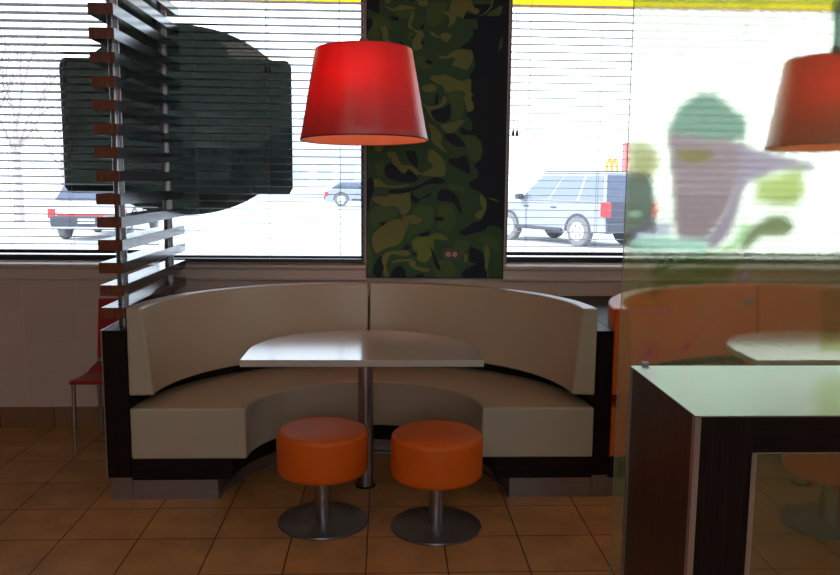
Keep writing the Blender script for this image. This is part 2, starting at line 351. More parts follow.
# ------------------------------------------------------------------ leaf mural
MUR = {"D":[[-0.118,2.62,0.488,2.62,0.518,2.563,0.542,2.552,0.543,2.53,0.525,2.518,0.489,2.529,0.46,2.523,0.454,2.494,0.532,2.495,0.538,2.444,0.527,2.432,0.509,2.443,0.51,2.397,0.48,2.362,0.439,2.333,0.457,2.316,0.505,2.316,0.518,2.27,0.525,2.224,0.507,2.189,0.49,2.159,0.502,2.119,0.503,2.072,0.516,2.054,0.504,2.037,0.523,1.99,0.511,1.96,0.481,1.948,0.475,1.936,0.506,1.913,0.519,1.854,0.501,1.842,0.446,1.865,0.441,1.829,0.465,1.818,0.532,1.818,0.569,1.777,0.582,1.729,0.565,1.669,0.535,1.645,0.529,1.633,0.56,1.597,0.555,1.567,0.5,1.53,0.507,1.5,0.581,1.471,0.612,1.428,0.608,1.368,0.584,1.313,0.554,1.294,0.529,1.294,0.499,1.263,0.45,1.238,0.444,1.22,0.481,1.208,0.543,1.227,0.598,1.239,0.622,1.27,0.659,1.27,0.696,1.258,0.712,1.24,0.716,0.953,-0.117,0.953]],"M":[[-0.09,2.479,-0.055,2.508,0.004,2.481,0.028,2.424,-0.013,2.446,-0.054,2.423,-0.042,2.365,-0.09,2.353,-0.113,2.393],[0.034,2.544,0.146,2.546,0.152,2.517,0.105,2.488,0.046,2.516],[0.111,2.379,0.135,2.414,0.176,2.403,0.147,2.357],[0.347,2.07,0.455,2.077,0.462,2.001,0.452,1.918,0.391,1.906,0.39,1.994],[0.453,1.806,0.526,1.812,0.569,1.771,0.571,1.681,0.529,1.663,0.485,1.728,0.472,1.776],[-0.071,1.633,-0.023,1.664,-0.01,1.574,-0.053,1.556],[-0.101,1.35,-0.052,1.387,0.051,1.376,0.07,1.333,-0.009,1.29,-0.088,1.253],[0.161,1.376,0.264,1.395,0.289,1.335,0.266,1.255,0.162,1.212,0.126,1.181,0.143,1.267],[0.325,1.396,0.399,1.39,0.425,1.305,0.389,1.232,0.309,1.256],[0.42,1.17,0.488,1.183,0.513,1.153,0.483,1.109,0.441,1.047,0.409,1.09],[0.562,1.196,0.623,1.209,0.685,1.184,0.7,1.092,0.649,1.135,0.599,1.153],[0.585,2.519,0.608,2.536,0.649,2.56,0.679,2.578,0.679,2.555,0.668,2.52,0.609,2.514],[0.671,2.377,0.686,2.4,0.687,2.342,0.661,2.307],[0.252,2.582,0.34,2.589,0.347,2.532,0.312,2.463,0.253,2.45,0.229,2.507],[0.183,2.277,0.255,2.255,0.279,2.22,0.22,2.196,0.178,2.23],[0.366,1.529,0.458,1.512,0.483,1.476,0.385,1.487],[0.293,1.047,0.391,1.059,0.429,0.985,0.393,0.953,0.306,0.953],[-0.113,1.18,-0.088,1.088,-0.088,0.995,-0.117,0.958,-0.117,1.143]],"O":[[0.175,2.62,0.216,2.62,0.24,2.581,0.234,2.564,0.199,2.564,0.181,2.575],[-0.019,2.566,0.034,2.544,0.075,2.567,0.152,2.557,0.163,2.546,0.104,2.545,0.028,2.532],[0.387,2.62,0.476,2.62,0.513,2.563,0.542,2.552,0.543,2.53,0.519,2.524,0.477,2.546,0.46,2.523,0.448,2.499,0.412,2.51,0.401,2.47,0.372,2.452,0.36,2.446,0.371,2.487,0.353,2.515,0.329,2.526,0.329,2.537,0.365,2.538],[0.163,2.535,0.152,2.489,0.14,2.454,0.17,2.426,0.206,2.421,0.218,2.393,0.201,2.364,0.207,2.323,0.153,2.311,0.153,2.369,0.176,2.409,0.129,2.437,0.123,2.46,0.14,2.511],[0.331,2.412,0.384,2.407,0.373,2.378,0.349,2.36,0.331,2.371,0.313,2.394],[-0.043,2.434,-0.007,2.446,0.005,2.412,0.005,2.378,0.023,2.355,-0.025,2.36,-0.025,2.4],[0.256,2.15,0.286,2.168,0.316,2.163,0.328,2.174,0.376,2.163,0.424,2.141,0.466,2.136,0.502,2.148,0.503,2.072,0.516,2.054,0.504,2.037,0.523,1.99,0.511,1.96,0.481,1.96,0.474,2.001,0.462,2.036,0.473,2.06,0.455,2.077,0.413,2.082,0.377,2.07,0.347,2.076,0.341,2.093,0.323,2.11,0.292,2.122],[0.296,2.29,0.309,2.279,0.35,2.279,0.386,2.303,0.415,2.315,0.499,2.316,0.512,2.258,0.489,2.217,0.471,2.2,0.429,2.217,0.399,2.222,0.387,2.233,0.404,2.257,0.392,2.274,0.351,2.262,0.315,2.267],[0.215,2.103,0.269,2.115,0.299,2.092,0.275,2.069,0.239,2.068,0.209,2.08],[0.21,2.003,0.246,1.986,0.294,1.987,0.324,2.005,0.341,2.046,0.36,2.023,0.336,1.987,0.294,1.969,0.258,1.963,0.295,1.91,0.332,1.875,0.301,1.893,0.259,1.928,0.234,1.974],[0.325,1.875,0.392,1.894,0.446,1.906,0.47,1.901,0.434,1.865,0.399,1.829,0.368,1.828,0.338,1.852],[0.247,1.88,0.271,1.875,0.308,1.845,0.332,1.81,0.327,1.768,0.352,1.727,0.364,1.709,0.34,1.721,0.309,1.744,0.285,1.762,0.266,1.792,0.266,1.833],[0.255,1.726,0.297,1.715,0.34,1.673,0.359,1.619,0.354,1.577,0.323,1.565,0.25,1.57,0.208,1.582,0.262,1.613,0.28,1.637,0.249,1.666],[0.007,1.712,0.05,1.712,0.074,1.665,0.092,1.635,0.135,1.635,0.171,1.618,0.202,1.588,0.226,1.582,0.177,1.576,0.147,1.599,0.129,1.617,0.111,1.587,0.068,1.599,0.038,1.628,0.032,1.67,0.007,1.688],[-0.077,1.549,-0.04,1.544,-0.01,1.52,0.038,1.508,0.141,1.521,0.105,1.503,0.032,1.496,-0.04,1.502,-0.077,1.501],[-0.089,1.429,-0.052,1.447,-0.01,1.442,0.033,1.46,0.117,1.473,0.142,1.461,0.148,1.401,0.137,1.358,0.106,1.334,0.088,1.339,0.069,1.376,0.033,1.388,-0.01,1.381,-0.058,1.405],[-0.088,1.198,-0.058,1.241,0.003,1.284,0.058,1.309,0.094,1.303,0.137,1.285,0.125,1.242,0.107,1.199,0.083,1.162,0.052,1.144,-0.003,1.131,-0.058,1.1,-0.082,1.137],[0.1,1.327,0.161,1.334,0.192,1.322,0.222,1.31,0.204,1.285,0.162,1.279,0.106,1.297],[0.003,1.107,0.071,1.113,0.12,1.12,0.145,1.095,0.12,1.083,0.071,1.089,0.028,1.095,0.004,1.051,-0.002,1.008,0.016,0.959,-0.008,0.953,-0.027,1.008,-0.027,1.07],[0.028,1.033,0.059,1.058,0.163,1.064,0.151,1.052,0.065,1.045],[0.139,1.046,0.182,1.052,0.182,1.021,0.238,1.009,0.268,1.003,0.25,0.984,0.207,0.99,0.151,1.015],[0.575,1.459,0.606,1.428,0.608,1.368,0.572,1.312,0.541,1.331,0.553,1.355,0.589,1.374,0.576,1.398,0.569,1.434],[0.6,1.141,0.624,1.147,0.638,1.092,0.621,0.998,0.635,0.953,0.609,0.961,0.608,1.048],[0.477,1.097,0.502,1.091,0.496,1.047,0.478,1.047],[0.612,1.441,0.655,1.437,0.693,1.417,0.655,1.426],[0.537,2.518,0.567,2.524,0.608,2.565,0.625,2.62,0.619,2.565,0.573,2.519],[-0.065,1.752,-0.017,1.747,-0.041,1.711,-0.077,1.723],[0.259,2.422,0.313,2.388,0.301,2.382,0.254,2.405],[0.15,2.032,0.21,2.015,0.198,1.997]],"B":[[0.156,1.169,0.187,1.2,0.248,1.206,0.279,1.213,0.309,1.225,0.352,1.213,0.383,1.183,0.334,1.182,0.297,1.188,0.291,1.151,0.286,1.108,0.268,1.071,0.243,1.046,0.219,1.046,0.188,1.065,0.194,1.108,0.169,1.12],[-0.019,2.62,0.028,2.62,0.016,2.578,-0.014,2.577],[0.292,2.151,0.334,2.145,0.322,2.128,0.298,2.133],[0.284,1.792,0.321,1.786,0.309,1.75,0.278,1.768]],"K":[[-0.118,2.62,-0.049,2.62,-0.049,2.559,-0.043,2.52,-0.06,2.519,-0.096,2.536,-0.118,2.547],[-0.118,2.49,-0.096,2.485,-0.084,2.468,-0.096,2.433,-0.118,2.416],[-0.117,1.543,-0.083,1.549,-0.077,1.483,-0.101,1.423,-0.107,1.362,-0.117,1.362],[-0.004,1.634,0.032,1.646,0.08,1.599,0.111,1.575,0.135,1.611,0.19,1.558,0.166,1.534,0.081,1.533,0.008,1.556,-0.016,1.586],[0.116,1.719,0.164,1.719,0.183,1.678,0.189,1.618,0.153,1.641,0.122,1.683],[0.014,1.484,0.099,1.491,0.166,1.503,0.208,1.522,0.275,1.559,0.311,1.565,0.36,1.541,0.324,1.523,0.251,1.522,0.19,1.492,0.111,1.467,0.033,1.46],[0.148,1.467,0.197,1.431,0.27,1.474,0.252,1.444,0.209,1.431,0.179,1.407,0.148,1.419],[0.324,1.487,0.385,1.487,0.428,1.451,0.448,1.403,0.461,1.336,0.436,1.366,0.405,1.409,0.349,1.42,0.307,1.426],[0.513,1.14,0.557,1.128,0.601,1.091,0.608,1.011,0.622,0.953,0.473,0.953,0.479,0.998,0.552,1.035,0.515,1.048,0.508,1.091],[-0.076,0.964,-0.082,1.008,-0.058,1.057,-0.033,1.088,-0.027,1.045,-0.015,1.008,-0.033,0.953],[0.035,0.953,0.029,0.977,0.065,1.021,0.102,1.015,0.121,0.953],[0.176,0.953,0.176,0.965,0.226,0.978,0.232,0.953],[0.29,1.323,0.351,1.323,0.345,1.299,0.302,1.298],[0.193,1.218,0.266,1.237,0.26,1.206,0.205,1.2],[0.264,1.945,0.282,1.963,0.348,1.982,0.378,2.006,0.385,1.947,0.373,1.905,0.331,1.887,0.289,1.904],[0.377,1.674,0.431,1.68,0.479,1.698,0.499,1.639,0.506,1.585,0.45,1.608,0.383,1.644],[0.344,1.816,0.393,1.829,0.441,1.799,0.478,1.752,0.442,1.746,0.381,1.769],[0.016,2.504,0.069,2.499,0.063,2.476,0.028,2.481],[0.134,2.62,0.163,2.62,0.151,2.586,0.139,2.588],[0.194,2.444,0.217,2.461,0.218,2.438,0.2,2.427],[0.076,2.362,0.1,2.35,0.094,2.339,0.064,2.344],[0.201,2.364,0.224,2.358,0.219,2.344,0.201,2.346],[0.141,2.386,0.165,2.397,0.153,2.374],[0.22,2.243,0.243,2.26,0.279,2.243,0.255,2.226],[0.267,1.151,0.305,1.071,0.336,0.997,0.305,1.009,0.286,1.071],[0.293,2.051,0.311,2.063,0.306,1.999,0.282,1.993],[-0.052,1.284,-0.003,1.296,-0.021,1.266],[0.12,1.156,0.156,1.144,0.132,1.12,0.095,1.119],[0.151,1.107,0.188,1.095,0.169,1.083]]}
def mural(name, dx, label, w=.841):
    xa, xb, za, zb = -.118, .716, .953, 2.95
    xa, xb, za = -.123, .722, .947
    r = empty(name, ((xa+xb)/2+dx, 4.995, 0)); cx = (xa+xb)/2
    tag(r, label, 'mural')
    MB().box(xa-cx, xb-cx, -.011, .017, za, zb).done('panel_board', M['mK'], r)
    up = [[-.118, 2.58, .62, 2.58, .66, 2.7, .58, 2.8, .64, 2.935, -.118, 2.935]]
    from mathutils.geometry import delaunay_2d_cdt
    V, F, own = [], [], []
    def add(pts, k):
        i0 = len(V); V.extend(Vector(p) for p in pts); F.append(list(range(i0, i0+len(pts)))); own.append(k)
    add([(xa, za), (xb, za), (xb, zb), (xa, zb)], 0)
    for k, key in enumerate(('D', 'M', 'O', 'B', 'K')):
        for pl in MUR[key]+(up if key == 'D' else []):
            pts = [(pl[i], pl[i+1]) for i in range(0, len(pl), 2)]
            if key != 'D' and len(pts) > 4: pts = [tuple(q) for q in smoothpoly(pts, 2)]
            pts = [(min(max(x, xa+.002), xb-.002), max(z, za+.002)) for x, z in pts]
            a2 = sum(pts[i-1][0]*pts[i][1]-pts[i][0]*pts[i-1][1] for i in range(len(pts)))
            add(pts if a2 > 0 else pts[::-1], k+1)
    ov, oe, of, _, _, orig = delaunay_2d_cdt(V, [], F, 1, 1e-5)
    me = bpy.data.meshes.new('printed_sheet'); me.from_pydata([(v.x-cx, -.0113, v.y) for v in ov], [], [f[::-1] for f in of]); me.update()
    for k in ('mK', 'mD', 'mM', 'mO', 'mB', 'mK'): me.materials.append(M[k])
    for p, fs in zip(me.polygons, orig): p.material_index = max([own[q] for q in fs] or [0])
    o = bpy.data.objects.new('printed_sheet', me); COL.objects.link(o); o.parent = r
    return r
mural('leaf_mural', 0, 'tall dark green leaf mural panel on the pillar between the two windows')
# outlet on the mural
r = tag(empty('wall_outlet', (.399, 4.981, 1.095)), 'small brown double power outlet low on the leaf mural', 'outlet')
MB().box(-.055, .055, -.006, 0, -.034, .034).done('cover_plate', M['plate'], r, bevel=.002)
for sx in (-.02, .02):
    o = MB(); o.lathe([(.014, -.0095), (.016, -.006)], 20); o.b.verts.ensure_lookup_table()
    for v in o.b.verts: v.co = Vector((v.co.x+sx, v.co.z, v.co.y))
    s_ = o.done('socket', M['recept'], r)
    h = MB()
    for dx, dz in ((-.005, .003), (.005, .003), (0, -.006)): h.box(sx+dx-.0014, sx+dx+.0014, -.0105, -.0094, dz-.003, dz+.003)
    h.done('socket_slot', M['black'], r)

# ------------------------------------------------------------------ booths
FY = 3.82
def booth(cx, leather, label, left_end, right_end, kick_l, kick_r, name='booth_bench'):
    r = tag(empty(name, (cx, FY, 0)), label, 'booth bench')
    N = 64
    def out(a, b, t, off=0):           # half-ellipse path, t 0..1 left to right; returns point offset inwards along the normal
        th = PI*(1-t); x, y = a*math.cos(th), b*math.sin(th)
        nx, ny = math.cos(th)/a, math.sin(th)/b; l = math.hypot(nx, ny)
        return (x-nx/l*off, y-ny/l*off)
    A, B = 1.119, 1.0
    fr = .18                            # straight run at the ends keeps the end faces square to the front
    def P(t, off, a=A, b=B):
        th = PI*(1-t); 
        x, y = out(a, b, t, off)
        return x, max(y, 0)
    # backrest: two halves either side of the centre seam
    for lo, hi in ((0, .4988), (.5012, 1)):
        secs = []
        for i in range(N+1):
            t = lo+(hi-lo)*i/N
            o0 = P(t, 0); o1 = P(t, .0); tt = P(t, .074); tb = P(t, .118)
            secs.append([(o0[0], o0[1], .518), (o1[0], o1[1], .945), (tt[0], tt[1], .945), (tb[0], tb[1], .521)])
        MB().loft(secs).done('backrest', leather, r, bevel=.012, seg=4)
    # seat cushion
    secs = []
    for i in range(N+1):
        t = i/N; o = P(t, .0); n = P(t, 0, .568, .532)
        secs.append([(n[0], n[1], .205), (n[0], n[1], .457), (o[0], o[1], .457), (o[0], o[1], .205)])
    MB().loft(secs).done('seat_cushion', leather, r, bevel=.012, seg=3)
    # dark wood band and steel kick plate
    secs = []
    for i in range(N+1):
        t = i/N; o = P(t, -.0); n = P(t, 0, .645, .61)
        secs.append([(n[0], n[1]+.012, .098), (n[0], n[1]+.012, .205), (o[0], o[1]+.012, .205), (o[0], o[1]+.012, .098)])
    MB().loft(secs).done('base_panel', M['ebony_h'], r)
    secs = []
    for i in range(N+1):
        t = i/N; o = P(t, -.0); n = P(t, 0, .712, .672)
        secs.append([(n[0], n[1]+.016, .0), (n[0], n[1]+.016, .112), (o[0], o[1]+.016, .112), (o[0], o[1]+.016, .0)])
    k = MB().loft(secs); 
    k.done('kick_plate', M['steel_h'], r)
    secs = []
    for i in range(N+1):
        t = i/N; n = P(t, 0, .712, .672); q = P(t, 0, .704, .662)
        secs.append([(q[0], q[1]+.008, .0), (q[0], q[1]+.008, .008), (n[0], n[1]+.02, .016), (n[0], n[1]+.02, 0)])
    MB().loft(secs).done('kick_lip', M['alum'], r)
    # ledge filling the corners between the curved back and the wall
    arc = [P(i/N, -.0003) for i in range(N+1)]
    poly = [(-left_end, 1.185), (-left_end, -.0)]+arc+[(right_end, -.0), (right_end, 1.185)]
    MB().prism(poly, .80, .835).done('corner_ledge', M['ebony_h'], r)
    MB().prism([(x, y) for x, y in poly], .115, .80, cap=False).done('booth_shell', M['ebony'], r)
    return r
BX = -.102
booth(BX, M['cream'], 'curved cream vinyl booth bench behind the white half-round table', 1.1195, 1.1195, 0, 0)
booth(2.216, M['orange'], 'curved orange vinyl booth bench seen through the printed glass at right', 1.1195, 1.1195, 0, 0)
# steel plinth and low wall panels between booths
def slat_screen():
    r = tag(empty('slatted_screen', (-1.277, FY, 0)), 'dark wood slatted screen with red-brown slat ends, left of the cream booth', 'screen')
    MB().box(-.057, .053, 0, 1.18, .115, .835).done('low_panel', M['ebony'], r, bevel=.001, seg=1)
    MB().box(-.062, -.057, -.002, 1.18, .115, .837).done('edge_trim', M['alum'], r)
    MB().box(-.05, .0535, .0155, 1.17, 0, .115).done('plinth', M['steel_h'], r)
    for i in range(20):
        z = .894+i*.1058
        if z+.05 > CEIL: break
        m = MB(); m.box(-.057, .055, 0, 1.18, z, z+.05)
        for f in m.b.faces:
            if f.calc_center_median().y < .001: f.material_index = 1
        m.done('slat', [M['slat'], M['slat_end']], r, bevel=.0008, seg=1)
    for y in (.145, 1.0): MB().lathe([(.0255, .835), (.0255, CEIL)], 28, (.004, y)).done('pole', M['steel'], r, smooth=True)
slat_screen()
r = tag(empty('low_partition', (1.056, FY, 0)), 'dark wood low partition between the cream booth and the orange booth', 'partition')
MB().box(-.037, .037, 0, 1.18, .115, .836).done('side_panel', M['ebony'], r, bevel=.001, seg=1)
MB().box(-.037, .037, .008, 1.17, 0, .115).done('plinth', M['steel_h'], r)

# ------------------------------------------------------------------ half-round tables
def table(cx, label, group=None):
    r = tag(empty('half_round_table', (cx, 3.47, 0)), label, 'table', group)
    a, b, s0 = .530, .50, .20
    pts = [(a, 0), (a, s0*.5)]+[(a*math.copysign(abs(math.cos(t))**.93, math.cos(t)), s0+b*abs(math.sin(t))**.97) for t in [PI*i/56 for i in range(57)]]+[(-a, s0*.5), (-a, 0)]
    m = MB().prism(pts, .742, .773)
    for f in m.b.faces:
        if f.normal.z == 0 or abs(f.normal.z) < .5: f.material_index = 1
    bmesh.ops.recalc_face_normals(m.b, faces=m.b.faces)
    for f in m.b.faces: f.material_index = 0 if abs(f.normal.z) > .5 else 1
    m.done('tabletop', [M['laminate'], M['lam_edge']], r, bevel=.003, seg=2)
    MB().lathe([(.038, 0.004), (.038, .732)], 32, (0, .525)).done('table_leg', M['steel'], r, smooth=True)
    MB().lathe([(.052, 0), (.052, .004), (.040, .007)], 32, (0, .525)).done('floor_flange', M['black'], r, smooth=True)
    MB().box(-.16, .16, .44, .61, .732, .742).done('mount_plate', M['disc'], r)
    return r
table(BX, 'white half-round table on a steel post, in front of the cream booth')
table(2.165, 'second white table, seen blurred through the printed glass above the counter')

# ------------------------------------------------------------------ stools
def stool():
    r = empty('round_stool', (0, 0, 0))
    R = .2035; z0, z1 = .240, .440; e = .024
    prof = [(R-.03, z0)]+[(R-e+e*math.sin(a), z0+e-e*math.cos(a)) for a in [PI/2*i/6 for i in range(1, 7)]]
    prof += [(R+.0015, z0+.06), (R+.0015, z1-.045)]
    prof += [(R-e*.9+e*.9*math.cos(a), z1-e*.9-.004+e*.9*math.sin(a)) for a in [PI/2*i/6 for i in range(0, 7)]]+[(R*.6, z1-.001), (.01, z1)]
    seat = MB().lathe(prof, 64).done('seat_cushion', M['orange'], r, smooth=True, angle=60)
    MB().lathe([(R-.0215, z1-.0045), (R-.0195, z1-.0022), (R-.0175, z1-.0040)], 64, cap=False).done('seat_seam', M['orange'], seat)
    MB().lathe([(.033, .012), (.033, z0)], 32).done('pedestal', M['steel'], r, smooth=True)
    MB().lathe([(.203, 0), (.205, .004), (.203, .010), (.15, .016), (.034, .018)], 64).done('base_disc', M['disc'], r, smooth=True)
    return r
s1 = stool(); s1.location = (-.285, 3.565, 0); tag(s1, 'orange round stool on the left, in front of the half-round table', 'stool', 'orange stools at the tables')
for x, y, lb in ((.228, 3.50, 'orange round stool on the right, in front of the half-round table'),
                 (2.03, 3.50, 'orange stool seen through the glass in the counter opening')):
    c = copy_tree(s1); c.location = (x, y, 0); c['label'] = lb

# ------------------------------------------------------------------ pendant lamps
def lamp():
    r = empty('pendant_lamp', (0, 0, 0))
    zb, zt, rb, rt = -.207, .207, .298, .226
    prof = [(rb, zb), (rb+.001, zb+.006)]+[(rb+(rt-rb)*k/8, zb+(zt-zb)*k/8) for k in range(1, 8)]+[(rt+.001, zt-.005), (rt, zt)]
    sh = MB().lathe(prof, 96, cap=False).done('lamp_shade', M['shade'], r, smooth=True)
    MB().lathe([(rb-.004, zb+.003), (rt-.004, zt-.006), (.03, zt-.008)], 96, cap=False).done('shade_lining', M['shade_in'], sh, smooth=True)
    tr = MB().lathe([(rb-.004, zb), (rb+.002, zb), (rb+.002, zb+.006), (rb-.004, zb+.006), (rb-.004, zb)], 96, cap=False); tr.done('shade_rim', mat_plain('shade rim', L(120, 10, 14), .5), sh)
    MB().lathe([(.0, zt-.008), (.02, zt-.008), (.02, zt+.05), (.006, zt+.07)], 24).done('lamp_cap', M['alum'], r, smooth=True)
    MB().tube([(0, 0, zt+.06), (0, 0, CEIL-1.94)], .004, 10).done('lamp_stem', M['alum'], r, smooth=True)
    MB().lathe([(.018, zt-.01), (.02, .13), (.016, .125)], 20).done('lamp_socket', M['alum'], r, smooth=True)
    MB().lathe([(.002, .015), (.018, .022), (.03, .045), (.032, .062), (.024, .09), (.014, .125)], 24).done('bulb', M['bulb'], r, smooth=True)
    return r
l1 = lamp(); l1.location = (-.107, 3.9, 1.936); tag(l1, 'large red drum lampshade hanging over the half-round table', 'lamp', 'red pendant lamps')
l1.rotation_euler = (-.04, -.008, 0)
l2 = copy_tree(l1); l2.location = (2.135, 3.9, 1.926); l2['label'] = 'second red lampshade, seen brownish through the printed glass at upper right'

# ------------------------------------------------------------------ red chair by the wall
r = tag(empty('red_chair', (-1.56, 4.5, 0)), 'red plastic chair with thin steel legs against the wall, left of the slatted screen', 'chair')
def rr(w, d, x, y):
    return [(x-w, y-d), (x+w, y-d), (x+w, y+d), (x-w, y+d)]
m = MB(); secs = []
for k in range(9):
    u = k/8; y = u*.42; z = .413+.012*math.sin(u*PI)*-1+(.02*u if u > .7 else 0)
    hw = .205-.012*u; t = .022
    secs.append([(-hw, y, z-t), (-hw, y, z), (hw, y, z), (hw, y, z-t)])
m.loft(secs).done('seat', M['red_seat'], r, bevel=.008, loc=(0, 0, .008))
m = MB(); secs = []
for k in range(9):
    u = k/8; z = .455+u*.36; y = .425+.035*u
    hw = .195-.012*u; secs.append([(-hw, y, z), (-hw, y+.014, z), (hw, y+.014, z), (hw, y, z)])
m.loft(secs).done('backrest', M['red_seat'], r, bevel=.005)
for sx in (-1, 1):
    MB().tube([(sx*.193, .016, 0), (sx*.19, .03, .40)], .011, 12).done('leg', M['leg'], r, smooth=True)
    MB().tube([(sx*.197, .465, 0), (sx*.188, .41, .40), (sx*.186, .425, .47)], .011, 12).done('leg', M['leg'], r, smooth=True)

# ------------------------------------------------------------------ counter in the foreground
r = tag(empty('counter', (.807, 2.031, 0)), 'dark wood counter with a brushed metal top and framed opening, in the right foreground', 'counter')
CW, CD, CH = 1.75, .575, .95
m = MB(); m.box(.004, .05, .004, CD-.004, .05, CH-.004)
m.done('side_panel', M['rosewood'], r)
MB().box(CW-.05, CW-.004, .004, CD-.004, .05, CH-.004).done('side_panel', M['rosewood'], r)
m = MB(); m.box(0, CW, 0, CD, CH-.004, CH); m.done('counter_top', M['top'], r, bevel=.001, seg=1)
MB().box(.05, CW-.05, .02, CD-.004, CH-.10, CH-.004).done('top_carcass', M['ebony_h'], r)
MB().box(.016, .157, .001, .02, .05, CH-.004).done('front_stile', M['ebony'], r)
MB().box(CW-.157, CW-.016, .001, .02, .05, CH-.004).done('front_stile', M['ebony'], r)
MB().box(.157, CW-.157, .001, .02, CH-.10, CH-.004).done('front_rail', M['ebony_h'], r)
MB().box(.157, CW-.157, .001, .02, .05, .13).done('front_rail', M['ebony_h'], r)
MB().box(.0, .016, -.001, .02, .0, CH-.004).done('corner_trim', M['alum'], r)
MB().box(-.001, .004, CD-.02, CD, .0, CH-.004).done('corner_trim', M['alum'], r)
MB().box(.157, .171, -.001, .024, .13, CH-.10).done('opening_trim', M['alum'], r)
MB().box(.157, CW-.157, -.001, .024, CH-.103, CH-.10).done('opening_trim', M['alum'], r)
MB().box(.02, CW-.02, .02, CD-.02, 0, .05).done('plinth', M['black'], r)

# ------------------------------------------------------------------ printed glass partition
PR = [["head",[0.903,1.734,0.936,1.797,0.989,1.832,1.048,1.83,1.105,1.79,1.15,1.753,1.157,1.696,1.073,1.673,0.974,1.688,0.902,1.699]],["pink",[0.901,1.712,1.007,1.694,1.158,1.68,1.149,1.61,1.14,1.545,1.111,1.48,1.082,1.415,1.026,1.349,0.967,1.339,0.936,1.414,0.924,1.527,0.906,1.623]],["pinkband",[1.122,1.673,1.239,1.652,1.391,1.612,1.382,1.589,1.26,1.588,1.163,1.546,1.117,1.383,1.076,1.34,1.026,1.346,1.093,1.448,1.133,1.561]],["tan",[0.93,1.662,1.041,1.656,1.05,1.625,0.979,1.608,0.932,1.624]],["green1",[0.778,1.565,0.849,1.572,0.86,1.479,0.824,1.413,0.782,1.403]],["lilac",[0.785,1.403,0.916,1.424,0.931,1.391,0.843,1.365,0.783,1.364]],["green2",[0.783,1.364,0.858,1.384,1.025,1.366,1.066,1.34,1.027,1.32,0.861,1.326,0.785,1.332]],["green3",[0.835,1.167,0.849,1.227,0.904,1.26,1.028,1.307,1.143,1.334,1.191,1.367,1.182,1.416,1.154,1.425,1.141,1.366,1.077,1.333,0.995,1.313,0.879,1.293,0.859,1.233,0.826,1.213]],["green4",[0.854,1.2,0.898,1.253,1.029,1.293,1.162,1.294,1.126,1.234,1.033,1.221,0.94,1.214,0.869,1.167]],["ylw",[0.784,1.2,0.835,1.167,0.935,1.167,1.034,1.201,1.099,1.234,1.036,1.167,0.92,1.14,0.784,1.127]],["pk2",[0.776,1.143,0.87,1.137,0.93,1.147,0.931,1.13,0.837,1.123,0.777,1.13]],["pk3",[0.971,0.992,0.996,1.033,1.041,1.08,1.112,1.134,1.119,1.127,1.058,1.08,1.01,1.033,1.005,0.992]],["pk4",[0.844,0.978,0.875,1.039,0.893,0.999,0.905,0.972]],["leaf",[1.165,1.367,1.188,1.413,1.259,1.449,1.313,1.44,1.333,1.4,1.291,1.38,1.224,1.383,1.186,1.347,1.154,1.327]],["yel2",[1.195,1.562,1.342,1.602,1.363,1.531,1.334,1.482,1.267,1.478,1.2,1.497]],["olive",[1.438,1.209,1.54,1.209,1.557,0.992,1.454,0.992]],["dkgreen",[1.399,2.189,1.525,2.192,1.544,1.965,1.42,1.963]],["pk5",[1.15,1.228,1.18,1.274,1.199,1.251,1.18,1.234]],["grb",[1.17,1.168,1.221,1.175,1.199,1.148]],["green0",[0.767,2.118,1.433,2.129,1.434,2.117,0.767,2.109]],["tan2",[0.773,1.679,0.861,1.67,0.88,1.607,0.85,1.559,0.778,1.565]]]
